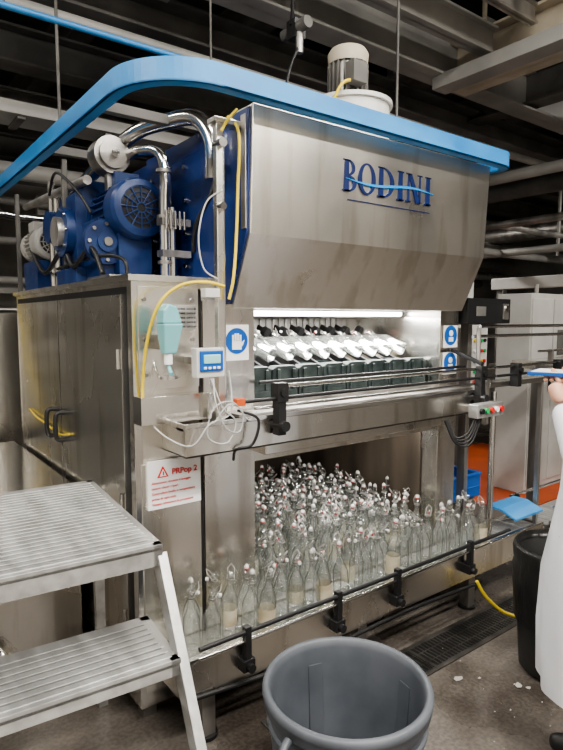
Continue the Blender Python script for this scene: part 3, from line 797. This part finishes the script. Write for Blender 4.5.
for x in (4.4,5.8,7.4,8.8): b.box(x-.03,x+.03,2.42,2.48,0,1.32,steel_d)
for x in (4.4,5.8,7.4,8.8): b.box(x-.01,x+.01,2.32,2.36,1.34,1.47,steel_d)
for i in range(34): 
    add_bottle(b,(5.1+i*.1,2.45,1.38),(0,0,1),i%2,rng,seg=10)
b.done()
e=empty('storage_tank'); b=B('tank_body',e,.004)
b.cyl((4.2,5.3,.4),(4.2,5.3,2.1),.55,steel,seg=36); b.rev([(.55,2.1),(.45,2.22),(.2,2.3),(0,2.32)],(4.2,5.3,0),steel,seg=36)
for i in range(4):
    t=math.pi/4+i*math.pi/2; b.cyl((4.2+.45*math.cos(t),5.3+.45*math.sin(t),0),(4.2+.45*math.cos(t),5.3+.45*math.sin(t),.45),.04,steel_d)
b.done()
# left background
e=empty('steel_rinser_cabinet'); b=B('rinser_body',e,.006)
b.box(.75,2.0,4.35,5.6,.1,1.75,steel); b.box(.73,.75,4.4,4.95,.25,1.65,steel_d); b.box(.73,.75,5.0,5.55,.25,1.65,steel_d)
for x in (.8,1.9):
    for y in (4.4,5.5): b.box(x,x+.05,y,y+.05,0,.1,steel_d)
for k,(x,y) in enumerate(((.7,4.5),(.66,4.9),(.7,5.3),(.72,5.9))):
    b.cyl((x,y,1.2 if k<3 else 0),(x,y,2.4),.03,steel_s if k%2 else steel_d)
b.tube([(.7,4.5,2.3),(.8,4.3,2.4),(1.0,4.3,2.4),(1.4,4.3,2.4)],.03,steel_s)
b.tube([(.80,4.33,1.9),(.78,4.25,1.65),(.76,4.22,1.4),(.70,4.22,1.15),(.66,4.25,.95)],.014,yellow)
b.tube([(.72,4.6,1.3),(.60,4.35,1.25),(.64,4.25,1.1),(.72,4.3,.9),(.70,4.4,.8)],.02,black)
for z in (1.9,2.0,2.12,2.22): b.cyl((.5,4.6,z),(.5,5.8,z),.02,steel_d,seg=10); b.bar((.5,4.9,z),(.75,4.9,z),.02,.02,steel_d)
b.done()
e=empty('steel_machine_base'); b=B('base_shell',e,.008)  # low steel body of the machine base, behind the step platform
b.box(-.9,.83,2.72,4.1,.06,.88,steel); b.box(-.92,.85,2.70,4.12,.86,.89,steel_s)
for x in (-.85,.1,.76): b.box(x,x+.05,2.75,2.80,0,.06,steel_d); b.box(x,x+.05,4.0,4.05,0,.06,steel_d)
b.box(-.3,.3,2.705,2.72,.2,.7,steel); b.tube([(.4,2.70,.3),(.45,2.62,.25),(.5,2.62,.15),(.5,2.7,.08)],.02,steel_s)
b.done()
e=empty('pipe_rack'); b=B('rack_frame',e,.003)
for x in (.2,1.7,3.2):
    b.box(x-.04,x+.04,6.5,6.58,0,3.0,beamm)
for z in (1.4,1.8,2.1,2.5,2.9): b.cyl((-1,6.45,z),(3.5,6.45,z),.04,(steel_d,beamm)[int(z*10)%2],seg=12)
for z in (1.2,2.0): b.box(-1,3.5,6.5,6.56,z-.03,z+.03,beamm)
b.done()

# ------------------------------------------------------------------ step platform
e=empty('aluminium_step_platform')
b=B('treads',e,.0015)
def tread(x0,x1,y0,y1,z,t=.05):
    b.box(x0,x1,y0,y0+.03,z-t,z,alu); b.box(x0,x1,y1-.03,y1,z-t,z,alu)
    b.box(x0,x0+.03,y0,y1,z-t,z,alu); b.box(x1-.03,x1,y0,y1,z-t,z,alu)
    b.box(x0,x1,y0,y1,z-.022,z-.010,alug)
    n=int((y1-y0-.04)/.034)
    for i in range(n+1):
        yy=y0+.02+i*(y1-y0-.04)/(n+1); b.box(x0+.02,x1-.02,yy,yy+.022,z-.012,z+.002,alu)
b.M=Matrix.Translation((.745,1.62,0))@Matrix.Rotation(math.radians(-4.5),4,'Z')@Matrix.Translation((-.745,-1.62,0))
tread(-.30,.745,1.61,2.46,1.005,.07)
tread(-.30,.735,1.45,1.74,.715,.05)
tread(-.30,.72,1.20,1.42,.44,.05)
tread(-.30,.72,1.03,1.25,.18,.05)
for x in (-.31,.745):
    b.bar((x,1.64,.96),(x,1.08,.02),.03,.06,alu,up=(0,-.5,.8))
    b.bar((x,2.40,0),(x,2.40,.95),.035,.04,alu)
for i in range(3): b.cyl((.755,1.66-.02*i,.88-.02*i),(.765,1.66-.02*i,.88-.02*i),.008,steel_d,seg=8)
b.done()

# ------------------------------------------------------------------ bin
e=empty('grey_waste_bin'); b=B('bin_body',e)
cx,cy=1.148,1.200
prof=[(0,.02),(.185,.02),(.195,0),(.2,.02),(.232,.47),(.236,.52),(.236,.545),(.248,.548),(.252,.555),(.252,.575),(.256,.580),(.258,.592),(.254,.604),(.244,.608),(.235,.602),(.230,.58),(.226,.54),(.198,.05),(.19,.035),(0,.035)]
b.rev(prof,(cx,cy,0),binm,seg=64)
b.rev([(.233,.49),(.243,.493),(.243,.503),(.234,.506)],(cx,cy,0),binm,seg=64)
for a in (205,25):
    t=math.radians(a); c,s_=math.cos(t),math.sin(t); q=Vector((-s_,c,0)); o=Vector((cx,cy,0))+Vector((c,s_,0))*.25
    b.tube([o+q*.07+Vector((0,0,.56)),o+q*.07+Vector((c,s_,0))*.035+Vector((0,0,.545)),o+q*.05+Vector((c,s_,0))*.05+Vector((0,0,.50)),o-q*.05+Vector((c,s_,0))*.05+Vector((0,0,.50)),o-q*.07+Vector((c,s_,0))*.035+Vector((0,0,.545)),o-q*.07+Vector((0,0,.56))],.012,binm)
for a in (-10,75,150):
    t=math.radians(a); c,s_=math.cos(t),math.sin(t)
    b.bar((cx+.192*c,cy+.192*s_,.05),(cx+.226*c,cy+.226*s_,.53),.05,.008,binm,up=(c,s_,0))
for i in range(30):
    a=rng.random()*6.28; rr=rng.random()*.14
    o=Vector((cx+rr*math.cos(a),cy+rr*math.sin(a),.05)); d=Vector((rng.uniform(-1,1),rng.uniform(-1,1),.3)).normalized()
    b.cyl(o,o+d*.05,.010,(label,glass,steel_d,glass)[i%4],seg=8)
b.done()
tx='BIN 76 L'
for i,ch in enumerate(tx):
    a=math.radians(-128)+ (i-4)*.10
    rr=.2345
    o=text('letter_%d'%i,ch,cx+rr*math.cos(a),cy+rr*math.sin(a),.435,.042,black,e,rot=(math.pi/2,0,a+math.pi/2),bold=.0015)

b=B('floor_drain_grate')
b.box(1.30,3.2,1.66,1.685,.0,.006,grate_m); b.box(1.30,3.2,1.855,1.88,.0,.006,grate_m); b.box(1.30,3.2,1.68,1.86,.0,.002,black)
for i in range(75):
    x=1.30+i*.0254; b.box(x,x+.007,1.685,1.855,.001,.006,grate_m)
b.box(2.2,2.215,1.66,1.88,0,.007,grate_m)
for y in (1.73,1.80): b.box(1.3,3.2,y,y+.004,.001,.0065,grate_m)
b.done()
b=B('paper_scraps')
def scrap(x,y,s):
    n=rng.randint(5,8); vs=[]
    for i in range(n):
        t=2*math.pi*i/n; r=s*rng.uniform(.5,1.1); vs.append((x+r*math.cos(t)*1.4,y+r*math.sin(t),.004+rng.uniform(0,.004)))
    b.add(vs,[tuple(range(n))],paper)
for (x,y,s) in ((2.22,1.56,.022),(2.40,1.36,.022),(2.42,1.32,.014),(2.3,1.5,.008)): scrap(x,y,s)
for i in range(70): scrap(rng.uniform(1.2,3.6),rng.uniform(.9,1.85),rng.uniform(.002,.005))
b.done()

e=empty('black_refuse_bin'); b=B('refuse_body',e)
b.M=Matrix.Translation((2.66,1.33,0))
b.rev([(0,.01),(.15,.01),(.16,.02),(.18,.3),(.19,.58),(.205,.60),(.20,.625),(.185,.60),(.175,.3),(.15,.04),(0,.04)],(0,0,0),rubber,seg=32)
b.rev([(.19,.25),(.20,.4),(.21,.5),(.202,.55),(.208,.61),(.195,.632),(.18,.60)],(0,0,0),bagm,seg=18)
b.done()

# ------------------------------------------------------------------ person
PER=empty('worker_in_white_coat')
C=Vector((2.075,.878,0)); F=Vector((-.30,.954,0)).normalized(); L=Vector((-F.y,F.x,0)); Rr=-L; Z=Vector((0,0,1))
def W3(f,l,z): return C+F*f+L*l+Z*z
def skinmesh(name,chains,m,sub=2):
    bm=bmesh.new(); lay=bm.verts.layers.skin.verify(); first=True; cache={}
    for ch in chains:
        prev=None
        for (pt,r) in ch:
            key=tuple(round(c,5) for c in pt)
            if key in cache: v=cache[key]
            else:
                v=bm.verts.new(pt); cache[key]=v; v[lay].radius=(r,r) if not isinstance(r,tuple) else r
                if first: v[lay].use_root=True; first=False
            if prev is not None and prev!=v and not bm.edges.get((prev,v)): bm.edges.new((prev,v))
            prev=v
    me=bpy.data.meshes.new(name); bm.to_mesh(me); bm.free(); me.materials.append(m)
    o=bpy.data.objects.new(name,me); S.collection.objects.link(o); o.parent=PER
    sk=o.modifiers.new('skin','SKIN'); sk.use_smooth_shade=True
    ss=o.modifiers.new('sub','SUBSURF'); ss.levels=sub; ss.render_levels=sub
    return o
pel=W3(0,0,.95)
legs=[]
for s in (1,-1):
    legs.append([(pel,.12),(W3(0,.09*s,.88),.095),(W3(.02,.10*s,.50),.062),(W3(-.02,.10*s,.12),.05)])
skinmesh('trousers',legs,trouser)
for s in (1,-1):
    skinmesh('boot',[[(W3(-.03,.10*s,.30),.06),(W3(-.03,.10*s,.08),.055),(W3(.0,.10*s,.06),.055),(W3(.12,.11*s,.045),.042),(W3(.17,.11*s,.04),.03)]],rubber)
b=B('coat_body',PER)
secs=[(.40,.235,.195,0),(.60,.25,.205,0),(.80,.25,.20,0),(.95,.235,.175,0),(1.10,.205,.15,0),(1.25,.205,.14,.0),(1.36,.215,.13,0),(1.43,.20,.11,-.01),(1.475,.13,.085,-.01),(1.50,.07,.065,-.01)]
seg=64; vs=[];fs=[]
for j,(z,a,c,f0) in enumerate(secs):
    for i in range(seg):
        t=2*math.pi*i/seg
        wv=1+ (.03*math.sin(7*t+1.3+z)+.02*math.sin(11*t+2*z))*max(0,(1.15-z))*1.6
        vs.append(W3(f0+c*math.cos(t)*wv,a*math.sin(t)*wv,z))
for j in range(len(secs)-1):
    for i in range(seg): fs.append((j*seg+i,j*seg+(i+1)%seg,(j+1)*seg+(i+1)%seg,(j+1)*seg+i))
b.add(vs,fs,coatm,True)
b.done()
handR=W3(.165,-.14,1.475); handL=W3(.185,.01,1.475)
for s,hd in ((1,handL),(-1,handR)):
    sh=W3(-.01,.185*s,1.40); el=W3(.03,.225*s,1.15); wr=hd-F*.03+L*.03*s-Z*.07
    skinmesh('coat_sleeve',[[(W3(-.01,.12*s,1.41),.07),(sh,.075),(sh.lerp(el,.5),.062),(el,.057),(el.lerp(wr,.5),.05),(wr,.042)]],coatm)
    side=(L*(-s)).normalized()
    skinmesh('hand_palm',[[(wr,.026),(wr.lerp(hd,.6),(.030)),(hd,.030)]],skin)
    for i in range(4):
        off=F*(.030-.02*i)
        ln=(.030,.034,.032,.024)[i]
        base=hd+off+Z*.012
        skinmesh('finger_%d'%(i+1),[[(base-Z*.01,.009),(base+side*ln*.5+Z*.010,.0088),(base+side*ln*1.2+Z*.012,.008),(base+side*ln*1.9+Z*.006,.007)]],skin,1)
    tb=hd-F*.02-side*.005
    skinmesh('thumb',[[(tb,.011),(tb+side*.01+F*.02+Z*.036,.010),(tb+side*.035+F*.035+Z*.046,.008)]],skin,1)
skinmesh('neck',[[(W3(-.01,0,1.44),.06),(W3(.0,0,1.53),.055),(W3(.015,0,1.60),.055)]],skin)
def ico(name,c,rad,m,sx,sy,sz,deform=None):
    bm=bmesh.new(); bmesh.ops.create_icosphere(bm,subdivisions=4,radius=1)
    for v in bm.verts:
        q=v.co.copy()
        if deform: q=deform(q)
        v.co=c+F*q.x*sx+L*q.y*sy+Z*q.z*sz
    me=bpy.data.meshes.new(name); bm.to_mesh(me); bm.free(); me.materials.append(m)
    for pl in me.polygons: pl.use_smooth=True
    o=bpy.data.objects.new(name,me); S.collection.objects.link(o); o.parent=PER; return o
def headdef(q):
    if q.z<0: q.y*=1+.25*q.z; q.x*= (1+.12*q.z) if q.x<0 else 1
    d=math.exp(-((q.y/.16)**2+((q.z+.18)/.28)**2))
    if q.x>0: q.x+=.24*d*(1 if q.z<.05 else .4)
    for s in (1,-1):
        e_=math.exp(-(((q.y-.38*s)/.18)**2+((q.z-.03)/.12)**2))
        if q.x>0: q.x-=.12*e_
    d2=math.exp(-((q.y/.28)**2+((q.z+.56)/.07)**2))
    if q.x>0: q.x+=.05*d2
    return q
hc=W3(.025,0,1.68)
ico('head',hc,1,skin,.098,.076,.115,headdef)
for s in (1,-1):
    ico('eye',hc+F*.083+L*.029*s+Z*.004,1,whitep,.011,.012,.009)
    ico('iris',hc+F*.0935+L*.029*s+Z*.004,1,black,.002,.005,.005)
    ico('ear',hc+L*.076*s-F*.005-Z*.01,1,skin,.018,.009,.03)
    b=B('eyebrow',PER); b.tube([hc+F*.088+L*.045*s+Z*.026,hc+F*.094+L*.03*s+Z*.032,hc+F*.096+L*.015*s+Z*.028],.003,trouser,seg=6); b.done()
b=B('mouth',PER); b.tube([hc+F*.078+L*.024-Z*.064,hc+F*.094-Z*.062,hc+F*.078-L*.024-Z*.064],.004,red,seg=6); b.done()
ico('hair_net_cap',hc+Z*.035-F*.014,1,coatm,.103,.092,.10,lambda q:(setattr(q,'z',max(q.z,-.25-.35*(q.x<-.2))) or q))
b=B('blue_clipboard',PER,.003)
cc=(handR+handL)/2+Z*.03+F*.02
b.M=Matrix.Translation(cc)@Matrix(((F.x,L.x,0,0),(F.y,L.y,0,0),(0,0,1,0),(0,0,0,1)))
b.box(-.06,.08,-.08,.09,-.006,.006,bluepl); b.box(-.05,.07,-.07,.08,.006,.008,whitep)
b.done()
